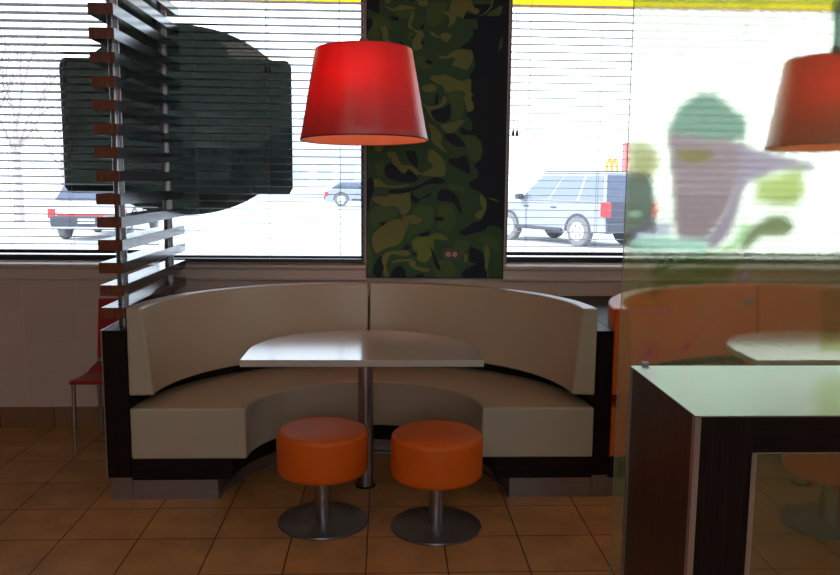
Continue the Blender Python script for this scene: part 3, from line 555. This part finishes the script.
def partition():
    gx0, gx1, gz0, gz1 = .772, 3.6, .02, 2.93; st = .011
    nx = int((gx1-gx0)/st)+1; nz = int((gz1-gz0)/st)+1
    X = np.linspace(gx0, gx1, nx); Z = np.linspace(gz0, gz1, nz); XX, ZZ = np.meshgrid(X, Z)
    T = np.zeros((nz, nx, 3)); I = np.zeros((nz, nx, 4))
    T[:] = (.74, .75, .56); I[:] = (.76, .78, .36, .20)
    col = {  # tint, ink colour, ink share, softness
     'head': ((.17, .25, .18), (.45, .75, .45), .50, 2), 'pink': ((.22, .17, .16), (.85, .62, .62), .5, 2), 'pinkband': ((.25, .20, .22), (.85, .70, .75), .45, 2),
     'tan': ((.16, .13, .05), (.75, .65, .3), .5, 2), 'green1': ((.4, .55, .35), (.7, .95, .65), .6, 3), 'lilac': ((.45, .45, .5), (.8, .82, .9), .55, 3),
     'green2': ((.45, .62, .45), (.4, .85, .6), .4, 2), 'green3': ((.35, .5, .22), (.3, .6, .2), .28, 2), 'green4': ((.45, .55, .25), (.4, .6, .2), .22, 2),
     'ylw': ((.7, .72, .3), (.7, .7, .2), .2, 3), 'pk2': ((.8, .45, .5), (.9, .5, .6), .3, 1), 'pk3': ((.8, .45, .5), (.9, .5, .6), .25, 1), 'pk4': ((.8, .45, .5), (.9, .5, .6), .25, 2),
     'leaf': ((.13, .17, .07), (.6, .7, .3), .45, 2), 'yel2': ((.3, .36, .10), (.8, .85, .4), .4, 4), 'dkgreen': ((.10, .17, .12), (.4, .5, .4), .3, 1), 'olive': ((.55, .6, .25), (.7, .75, .3), .2, 1), 'pk5': ((.6, .5, .5), (.9, .7, .8), .3, 1),
     'grb': ((.4, .55, .4), (.6, .8, .6), .25, 1), 'green0': ((.4, .6, .4), (.4, .6, .4), .2, 1), 'tan2': ((.3, .3, .12), (.9, .85, .5), .45, 5)}
    def inside(pl):
        px = np.array(pl[0::2]); pz = np.array(pl[1::2]); r_ = np.zeros(XX.shape, bool); n = len(px)
        for i in range(n):
            x1, z1, x2, z2 = px[i], pz[i], px[i-1], pz[i-1]
            if z1 == z2: continue
            c = ((z1 > ZZ) != (z2 > ZZ)) & (XX < (x2-x1)*(ZZ-z1)/(z2-z1)+x1); r_ ^= c
        return r_.astype(float)
    def blur(a, k):
        for _ in range(k):
            p = np.pad(a, 1, mode='edge'); a = (p[1:-1, 1:-1]*2+p[:-2, 1:-1]+p[2:, 1:-1]+p[1:-1, :-2]+p[1:-1, 2:])/6
        return a
    for nme, pl in PR:
        t, i_, sh, sf = col[nme]; m = blur(inside(pl), sf)[..., None]
        T = T*(1-m)+np.array(t)*m; I = I*(1-m)+np.array((*i_, sh))*m
    # loose swirls of the same print over the rest of the sheet (beyond the traced shapes)
    rg = np.random.RandomState(7)
    verts = [(x, 0, z) for z in Z for x in X]; faces = [(j*nx+i, j*nx+i+1, (j+1)*nx+i+1, (j+1)*nx+i) for j in range(nz-1) for i in range(nx-1)]
    cx = .772
    verts = [(x-cx, y, z) for x, y, z in verts]
    nv = len(verts); th = .010
    c4 = [(gx0, gz0), (gx1, gz0), (gx1, gz1), (gx0, gz1)]
    verts += [(x-cx, th, z) for x, z in c4]
    # edge strips join the printed face to the back face
    fr = [0, nx-1, nz*nx-1, (nz-1)*nx]
    faces.append((nv, nv+3, nv+2, nv+1))
    bottom = list(range(0, nx)); right = [j*nx+nx-1 for j in range(nz)]; top = [(nz-1)*nx+i for i in range(nx)]; left = [j*nx for j in range(nz)]
    faces += [tuple(bottom[::-1]+[nv, nv+1]), tuple(right[::-1]+[nv+1, nv+2]), tuple(top+[nv+2, nv+3]), tuple(left+[nv+3, nv])]
    me = bpy.data.meshes.new('glass_pane'); me.from_pydata(verts, [], faces); me.update()
    for m_ in (M['print'], M['gback'], M['gedge']): me.materials.append(m_)
    n = len(me.polygons); mi = np.zeros(n, int); mi[n-5] = 1; mi[n-4:] = 2; me.polygons.foreach_set('material_index', mi)
    a = me.color_attributes.new('tint', 'FLOAT_COLOR', 'POINT'); b_ = me.color_attributes.new('ink', 'FLOAT_COLOR', 'POINT')
    ta = np.ones((nv+4, 4)); ta[:nv, :3] = T.reshape(-1, 3); ia = np.ones((nv+4, 4)); ia[:nv] = I.reshape(-1, 4)
    a.data.foreach_set('color', ta.ravel()); b_.data.foreach_set('color', ia.ravel())
    r = tag(empty('glass_partition', (cx, 2.616, 0)), 'tall rippled glass partition printed with pale green and pink shapes, behind the counter', 'glass partition')
    o = bpy.data.objects.new('glass_pane', me); COL.objects.link(o); o.parent = r
    MB().box(0, gx1-gx0, -.006, .018, 0, .02).done('floor_channel', M['alum'], r)
    MB().box(0, gx1-gx0, -.006, .018, 2.93, CEIL).done('ceiling_channel', M['alum'], r)
    m = MB(); m.box(.075, .098, -.008, 0, .951, .961); m.box(.08, .093, -.011, -.008, .952, .960); m.done('glass_clip', M['alum'], r)
partition()

# ------------------------------------------------------------------ outside
M['asphalt'] = mat_plain('pale parking lot', (.62, .63, .66, 1), .7, var=.12, scale=.6)
M['awning'] = None
nt = NT('yellow awning'); d = nt.n('ShaderNodeBsdfDiffuse', Color=(.95, .86, .10, 1)); t_ = nt.n('ShaderNodeBsdfTranslucent', Color=(.95, .88, .12, 1)); mx = nt.n('ShaderNodeMixShader'); mx.inputs[0].default_value = .6
nt.l(d.outputs[0], mx.inputs[1]); nt.l(t_.outputs[0], mx.inputs[2]); nt.surf(mx.outputs[0]); M['awning'] = nt.m
o = MB().box(-60, 60, -40, 90, -.15, -.05).done('ground', M['asphalt']); struct(o, 'pale sunlit parking lot outside')
# yellow awning over the windows
r = tag(empty('yellow_awning', (0, WY+.3, 0)), 'yellow awning along the top outside of the windows', 'awning')
m = MB(); secs = [[(x, .0, 3.25), (x, 1.15, 3.07), (x, 1.15, 2.875), (x, 1.165, 2.875), (x, 1.165, 3.09), (x, 0, 3.27)] for x in (-6.5, 7)]
m.loft(secs).done('awning_canopy', M['awning'], r)
m = MB(); m.box(-6.5, 7, 1.148, 1.17, 2.866, 2.878); m.done('awning_hem', mat_plain('awning hem', L(235, 140, 60), .6), r)

def wheel(r_, w_=.22, tyre=M['black']):
    pass
M['paint'] = mat_plain('silver paint', (.28, .30, .34, 1), .3, .1, coat=.6, coatr=.05)
M['paint2'] = mat_plain('white paint', (.75, .77, .8, 1), .3, 0., coat=1., coatr=.05)
M['darkplast_and_shade'] = mat_plain('dark bumper and tailgate shade', (.05, .055, .08, 1), .45)  # dark trim; also paints the shade on the tailgate
M['carglass'] = mat_plain('car glass', (.05, .07, .13, 1), .08, 0, spec=.8)
M['sideglass'] = mat_plain('car side glass', (.16, .19, .24, 1), .08, 0, spec=.8)
M['tyre'] = mat_plain('tyre', (.16, .16, .17, 1), .7)
M['hub'] = mat_plain('wheel rim', (.7, .71, .73, 1), .3, .5)
M['taillight'] = mat_plain('red light lens', (.75, .04, .05, 1), .2)
M['platew'] = mat_plain('blank number plate', (.6, .6, .6, 1), .5)
def car(name, loc, rz, label, H, Ln, glass, paint, low=False):
    r = tag(empty(name, loc, rz), label, 'car')
    hw = .90
    belt = H*.60
    if low:   # estate / saloon outline, x forward
        prof = [(-Ln/2, .38), (-Ln/2+.02, .85), (-Ln/2+.12, .95), (-Ln/2+.5, .98), (Ln/2-1.3, .95), (Ln/2-.2, .78), (Ln/2, .62), (Ln/2, .3), (-Ln/2, .3)]
        gh = [(-Ln/2+.35, .97), (-Ln/2+.85, H), (Ln/2-2.1, H), (Ln/2-1.3, .95)]
    else:
        prof = [(-Ln/2, .42), (-Ln/2+.02, .62), (-Ln/2+.03, belt), (Ln/2-1.15, belt+.0), (Ln/2-.15, belt-.14), (Ln/2, belt-.3), (Ln/2, .35), (-Ln/2, .35)]
        gh = [(-Ln/2+.03, belt-.01), (-Ln/2+.14, H), (Ln/2-2.05, H), (Ln/2-1.25, belt-.01)]
    m = MB(); m.prism([(x, z) for x, z in prof], -hw, hw, 'y'); m.done('car_body', paint, r, bevel=.07, seg=4)
    m = MB(); ins = .14
    a = [m.b.verts.new((x, -hw+(ins if z > belt+.1 or z == H else .02), z)) for x, z in gh]; b = [m.b.verts.new((x, hw-(ins if z > belt+.1 or z == H else .02), z)) for x, z in gh]
    for i in range(4): m.face([a[i], a[(i+1) % 4], b[(i+1) % 4], b[i]])
    m.face(a[::-1]); m.face(b); m.done('car_cabin', paint, r, bevel=.05, seg=3)
    # glazing, slightly proud of the cabin sides
    (xr0, zr0), (xr1, zr1), (xf1, zf1), (xf0, zf0) = gh
    for sd in (1, -1):
        n = 3; yb = sd*(hw-.02+.004); yt = sd*(hw-ins+.006)
        def P_(u, v):  # u along 0..1, v 0..1 height
            xb = (xr0+.10)+(xf0-.16-(xr0+.10))*u; xt = (xr1+.06)+(xf1-.04-(xr1+.06))*u
            zz = zr0+.05+(zr1-.09-zr0-.05)*v; f = (zz-zr0)/(zr1-zr0)
            return (xb+(xt-xb)*v, yb+(yt-yb)*f, zz)
        for u0, u1 in ((.0, .27), (.31, .63), (.66, 1.)):
            q = [P_(u0, 0), P_(u1, 0), P_(u1, 1), P_(u0, 1)]
            q2 = [(x, y-sd*.02, z) for x, y, z in q]
            m = MB(); m.loft([q, q2]); m.done('side_window', glass, r)
    q = [(xr0-.012+.0, y, z) for y, z in ((-.72, 0), (.72, 0))]
    dx, dz = xr1-xr0, zr1-zr0
    q = [(xr0+dx*.04-.008, -.84, zr0+dz*.04), (xr0+dx*.04-.008, .84, zr0+dz*.04), (xr0+dx*.9-.008, .74, zr0+dz*.9), (xr0+dx*.9-.008, -.74, zr0+dz*.9)]
    MB().loft([q, [(x+.03, y, z) for x, y, z in q]]).done('rear_window', M['carglass'], r)
    dx, dz = xf1-xf0, zf1-zf0
    q = [(xf0+dx*.1+.008, -.76, zf0+dz*.1), (xf0+dx*.1+.008, .76, zf0+dz*.1), (xf0+dx*.88+.008, .68, zf0+dz*.88), (xf0+dx*.88+.008, -.68, zf0+dz*.88)]
    MB().loft([q, [(x-.03, y, z) for x, y, z in q]]).done('windscreen', M['carglass'], r)
    m = MB(); m.box(-Ln/2-.06, -Ln/2+.1, -.86, .86, .36, .62); m.done('rear_bumper', M['darkplast_and_shade'], r, bevel=.04)
    if not low: MB().box(-Ln/2-.015, -Ln/2+.05, -.86, .86, .60, belt+.0).done('tailgate_shade_panel', M['darkplast_and_shade'], r, bevel=.01)  # shade on the silver rear, painted in as a dark panel
    MB().box(Ln/2-.1, Ln/2+.06, -.86, .86, .34, .58).done('front_bumper', M['darkplast_and_shade'], r, bevel=.04)
    for sd in (1, -1):
        zt = belt+.02 if not low else .80
        MB().box(-Ln/2-.02, -Ln/2+.16, min(sd*.74, sd*.915), max(sd*.74, sd*.915), zt-.34 if not low else .56, zt).done('tail_light', M['taillight'], r, bevel=.015)
        MB().box(Ln/2-.12, Ln/2+.015, min(sd*.6, sd*.86), max(sd*.6, sd*.86), .62, .74).done('headlight', M['platew'], r, bevel=.02)
        MB().box(xf0-.28, xf0-.12, min(sd*.92, sd*1.1), max(sd*.92, sd*1.1), belt+.02, belt+.17).done('door_mirror', M['darkplast_and_shade'], r, bevel=.03)
        for hx in (-.45, .55): MB().box(hx-.09, hx+.09, min(sd*.895, sd*.925), max(sd*.895, sd*.925), belt-.16, belt-.13).done('door_handle', M['darkplast_and_shade'], r, bevel=.005)
        MB().box(-.75, .95, min(sd*.87, sd*.93), max(sd*.87, sd*.93), .34, .43).done('side_skirt', M['darkplast_and_shade'], r, bevel=.02)
        for wx in (-Ln/2+.88, Ln/2-.92):
            m = MB()
            prf = [(.001, -.10), (.20, -.105), (.22, -.115), (.34, -.10), (.37, -.06), (.37, .06), (.34, .10)]
            m.lathe(prf, 36)
            for v in m.b.verts: v.co = Vector((v.co.x+wx, sd*(.80-v.co.z), v.co.y+.37))
            t = m.done('tyre', M['tyre'], r, smooth=True)
            m = MB(); m.lathe([(.225, .116), (.20, .121), (.05, .119), (.045, .13), (.001, .13)], 30)
            for v in m.b.verts: v.co = Vector((v.co.x+wx, sd*(.80+v.co.z), v.co.y+.37))
            m.done('wheel_rim', M['hub'], t, smooth=True)
            for k in range(5):
                m = MB()
                an = k*2*PI/5; cx_, cz_ = wx+.125*math.cos(an), .37+.125*math.sin(an)
                m.box(cx_-.025, cx_+.025, min(sd*.918, sd*.924), max(sd*.918, sd*.924), cz_-.03, cz_+.03)
                m.done('rim_opening', M['tyre'], t)
            m = MB(); arc = [(wx+.43*math.cos(a), .37+.43*math.sin(a)) for a in [PI*k/16 for k in range(17)]]; ar2 = [(wx+.36*math.cos(a), .37+.36*math.sin(a)) for a in [PI*k/16 for k in range(16, -1, -1)]]
            m.prism(arc+ar2, min(sd*.86, sd*.912), max(sd*.86, sd*.912), 'y'); m.done('wheel_arch', M['darkplast_and_shade'], r)
    MB().box(-Ln/2-.075, -Ln/2-.055, -.2, .2, .74 if not low else .44, .87 if not low else .56).done('number_plate', M['platew'], r)
    if low: MB().box(-Ln/2-.012, -Ln/2+.1, -.70, .70, .60, .67).done('tail_strip', M['taillight'], r)
    if not low: MB().box(-1.9, .2, -.62, .62, H+.0, H+.03).done('roof_rack', M['darkplast_and_shade'], r, bevel=.01)
    return r
hd = Vector((-.54, .84)).normalized(); lf = Vector((-hd.y, hd.x)) if Vector((-hd.y, hd.x)).x < 0 else Vector((hd.y, -hd.x))
Ln = 4.3; rw = Vector((4.56, 19.35)); org = rw-hd*(-Ln/2+.88)-lf*.9
car('parked_suv', (org.x, org.y, -.05), math.atan2(hd.y, hd.x), 'silver sport utility vehicle parked outside the right window, seen from its rear left', 1.78, Ln, M['sideglass'], M['paint'])
car('parked_car', (-7.35, 22.3, -.05), math.radians(93), 'white car with a red tail light parked outside the left window', 1.42, 4.5, M['sideglass'], M['paint2'], True)
car('parked_car', (-1.2, 46, -.05), math.radians(2), 'small dark car far off across the lot, seen through the middle window', 1.4, 4.4, M['carglass'], mat_plain('grey paint', (.25, .28, .34, 1), .3, coat=1.), True)
# far sign with yellow arches on a red pylon
r = tag(empty('roadside_sign', (11.3, 40, 0)), 'yellow double arch on a post beside a red pylon, far beyond the silver vehicle', 'sign')
M['arch'] = mat_plain('sign yellow', L(225, 150, 60), .4); M['signred'] = mat_plain('sign red', L(235, 90, 90), .4)
m = MB()
for c_ in (-.40, -.14):
    pts = [(c_+.135*math.cos(a), 0, 1.75+.80*math.sin(a)) for a in [PI*k/20 for k in range(21)]]
    m.tube(pts, [.085-.02*math.sin(PI*k/20) for k in range(21)], 10)
m.done('double_arch', M['arch'], r, smooth=True)
MB().box(-.33, -.21, -.05, .05, 0, 1.85).done('sign_post', M['signred'], r)
MB().box(.30, .46, -.3, .3, 0, 3.35).done('red_pylon', M['signred'], r)
MB().box(-.25, .32, -.03, .03, 1.5, 1.6).done('cross_bar', M['signred'], r)
# far building
M['bldg'] = mat_plain('pale building', (.62, .66, .74, 1), .7); M['roof'] = mat_plain('pale roof', (.5, .56, .66, 1), .7); M['bwin'] = mat_plain('building window', (.35, .42, .55, 1), .2)
r = tag(empty('far_building', (-6.0, 64, 0)), 'pale building with a gabled roof far across the lot, behind the middle window', 'building')
MB().box(-11, 4.5, 0, 9, 0, 3.2).done('wall', M['bldg'], r)
MB().prism([(-4.5, 3.2), (4.9, 3.2), (.2, 6.6)], -.4, 9.4, 'y').done('roof', M['roof'], r)
MB().box(-11.2, -4.5, -.3, 9.2, 3.2, 3.6).done('flat_roof', M['roof'], r)
for x in (-9.6, -7.8, -6, -3, -1.2, .6, 2.4):
    w_ = MB().box(x, x+1.1, -.04, .02, .9, 2.5).done('window', M['bwin'], r)
M['bark'] = mat_plain('bare bark', (.42, .36, .33, 1), .9)
def tree(loc, h, label, seed):
    rnd = random.Random(seed); r = tag(empty('bare_tree', loc), label, 'tree')
    trunk = MB().tube([(0, 0, 0), (.04, 0, h*.2), (.0, .05, h*.45)], [.16*h/6, .12*h/6, .09*h/6], 8).done('trunk', M['bark'], r, smooth=True)
    m = MB()
    def br(p, d, ln, rd, k):
        q = p+d*ln; mid = p+d*ln*.5+Vector((rnd.uniform(-.05, .05), rnd.uniform(-.05, .05), 0))*ln
        m.tube([p, mid, q], [rd, rd*.8, rd*.55], 5)
        if k == 0: return
        for _ in range(3 if k > 1 else 2):
            nd = (d+Vector((rnd.uniform(-.8, .8), rnd.uniform(-.8, .8), rnd.uniform(-.1, .5)))).normalized(); br(q, nd, ln*rnd.uniform(.6, .8), rd*.55, k-1)
    for _ in range(5):
        br(Vector((0, .03, h*rnd.uniform(.3, .45))), Vector((rnd.uniform(-.8, .8), rnd.uniform(-.6, .6), 1)).normalized(), h*.22, .06*h/6, 4)
    m.done('branches', M['bark'], r)
tree((-11.9, 27, 0), 6.5, 'bare tree outside at the far left edge of the left window', 3)
tree((3.2, 44, 0), 5.0, 'bare tree behind the silver vehicle, seen in the right window', 5)
tree((-15.5, 40, 0), 5.5, 'bare tree farther off behind the white car', 8)
tree((4.4, 52, 0), 5.2, 'smaller bare tree to the right of the tree behind the silver vehicle', 11)
# low hedge bank across the lot
for x, y, w_, lb in ((-14.2, 44, 3.0, 'low leafless bush across the lot, left of the white car'), (-9.6, 46, 2.2, 'low leafless bush across the lot, beside the pale building')):
    m = MB(); rnd = random.Random(int(x*10))
    o = empty('bare_bush', (x, y, 0)); tag(o, lb, 'bush')
    for _ in range(70):
        a = rnd.uniform(-w_/2, w_/2); m.tube([(a*.5, 0, 0), (a*.8, rnd.uniform(-.4, .4), .5), (a+rnd.uniform(-.2, .2), rnd.uniform(-.6, .6), rnd.uniform(.7, 1.2))], [.03, .02, .008], 4)
    m.done('twigs', M['bark'], o)

# ------------------------------------------------------------------ light
W = bpy.data.worlds.new('sky'); S.world = W; W.use_nodes = True
wt = W.node_tree; wt.nodes.clear()
bg = wt.nodes.new('ShaderNodeBackground'); wo = wt.nodes.new('ShaderNodeOutputWorld'); bg.inputs['Color'].default_value = (.74, .87, 1.0, 1); bg.inputs['Strength'].default_value = 3.5
wt.links.new(bg.outputs[0], wo.inputs[0])
sd = bpy.data.lights.new('sun', 'SUN'); sd.energy = 4.0; sd.angle = .01; sd.color = (1, .95, .88)
so = bpy.data.objects.new('sun', sd); COL.objects.link(so); so.rotation_euler = Vector((-.80, -.26, .55)).to_track_quat('Z', 'Y').to_euler()
def area(name, loc, sx, sy, e, col, rot=(0, 0, 0)):
    d = bpy.data.lights.new(name, 'AREA'); d.shape = 'RECTANGLE'; d.size = sx; d.size_y = sy; d.energy = e; d.color = col
    o = bpy.data.objects.new(name, d); COL.objects.link(o); o.location = loc; o.rotation_euler = rot; return o
area('ceiling_light', (-1.6, .6, CEIL-.02), .6, 1.2, 12, (1, .84, .70))
area('ceiling_light', (1.4, .6, CEIL-.02), .6, 1.2, 9, (1, .84, .70))
area('ceiling_light', (-.1, -2.2, CEIL-.02), 1.2, .6, 12, (1, .84, .70))
for l_ in (l1, l2):
    d = bpy.data.lights.new('bulb_light', 'POINT'); d.energy = 3.4; d.color = (1, .62, .38); d.shadow_soft_size = .035
    o = bpy.data.objects.new('bulb_light', d); COL.objects.link(o); o.location = l_.location+Vector((-.045, -.125, .07))

# ------------------------------------------------------------------ camera
f_, pt, yw, rl = 815.0, .13381, .04169, .009075
fw = Vector((math.sin(yw)*math.cos(pt), math.cos(yw)*math.cos(pt), -math.sin(pt))); rt = Vector((math.cos(yw), -math.sin(yw), 0)); up = rt.cross(fw)
r2 = math.cos(rl)*rt+math.sin(rl)*up; u2 = -math.sin(rl)*rt+math.cos(rl)*up
cd = bpy.data.cameras.new('camera'); cd.sensor_width = 36; cd.lens = f_/840*36; cd.clip_start = .05; cd.clip_end = 300
co = bpy.data.objects.new('camera', cd); COL.objects.link(co)
mm = Matrix((r2, u2, -fw)).transposed().to_4x4(); mm.translation = Vector((0, 0, 4.725*.33)); co.matrix_world = mm
S.camera = co
vs = S.view_settings; vs.view_transform = 'Standard'; vs.look = 'None'; vs.exposure = 0; vs.gamma = 1; vs.use_curve_mapping = False
S.cycles.max_bounces = 12; S.cycles.transparent_max_bounces = 16; S.cycles.diffuse_bounces = 5; S.cycles.sample_clamp_indirect = 6
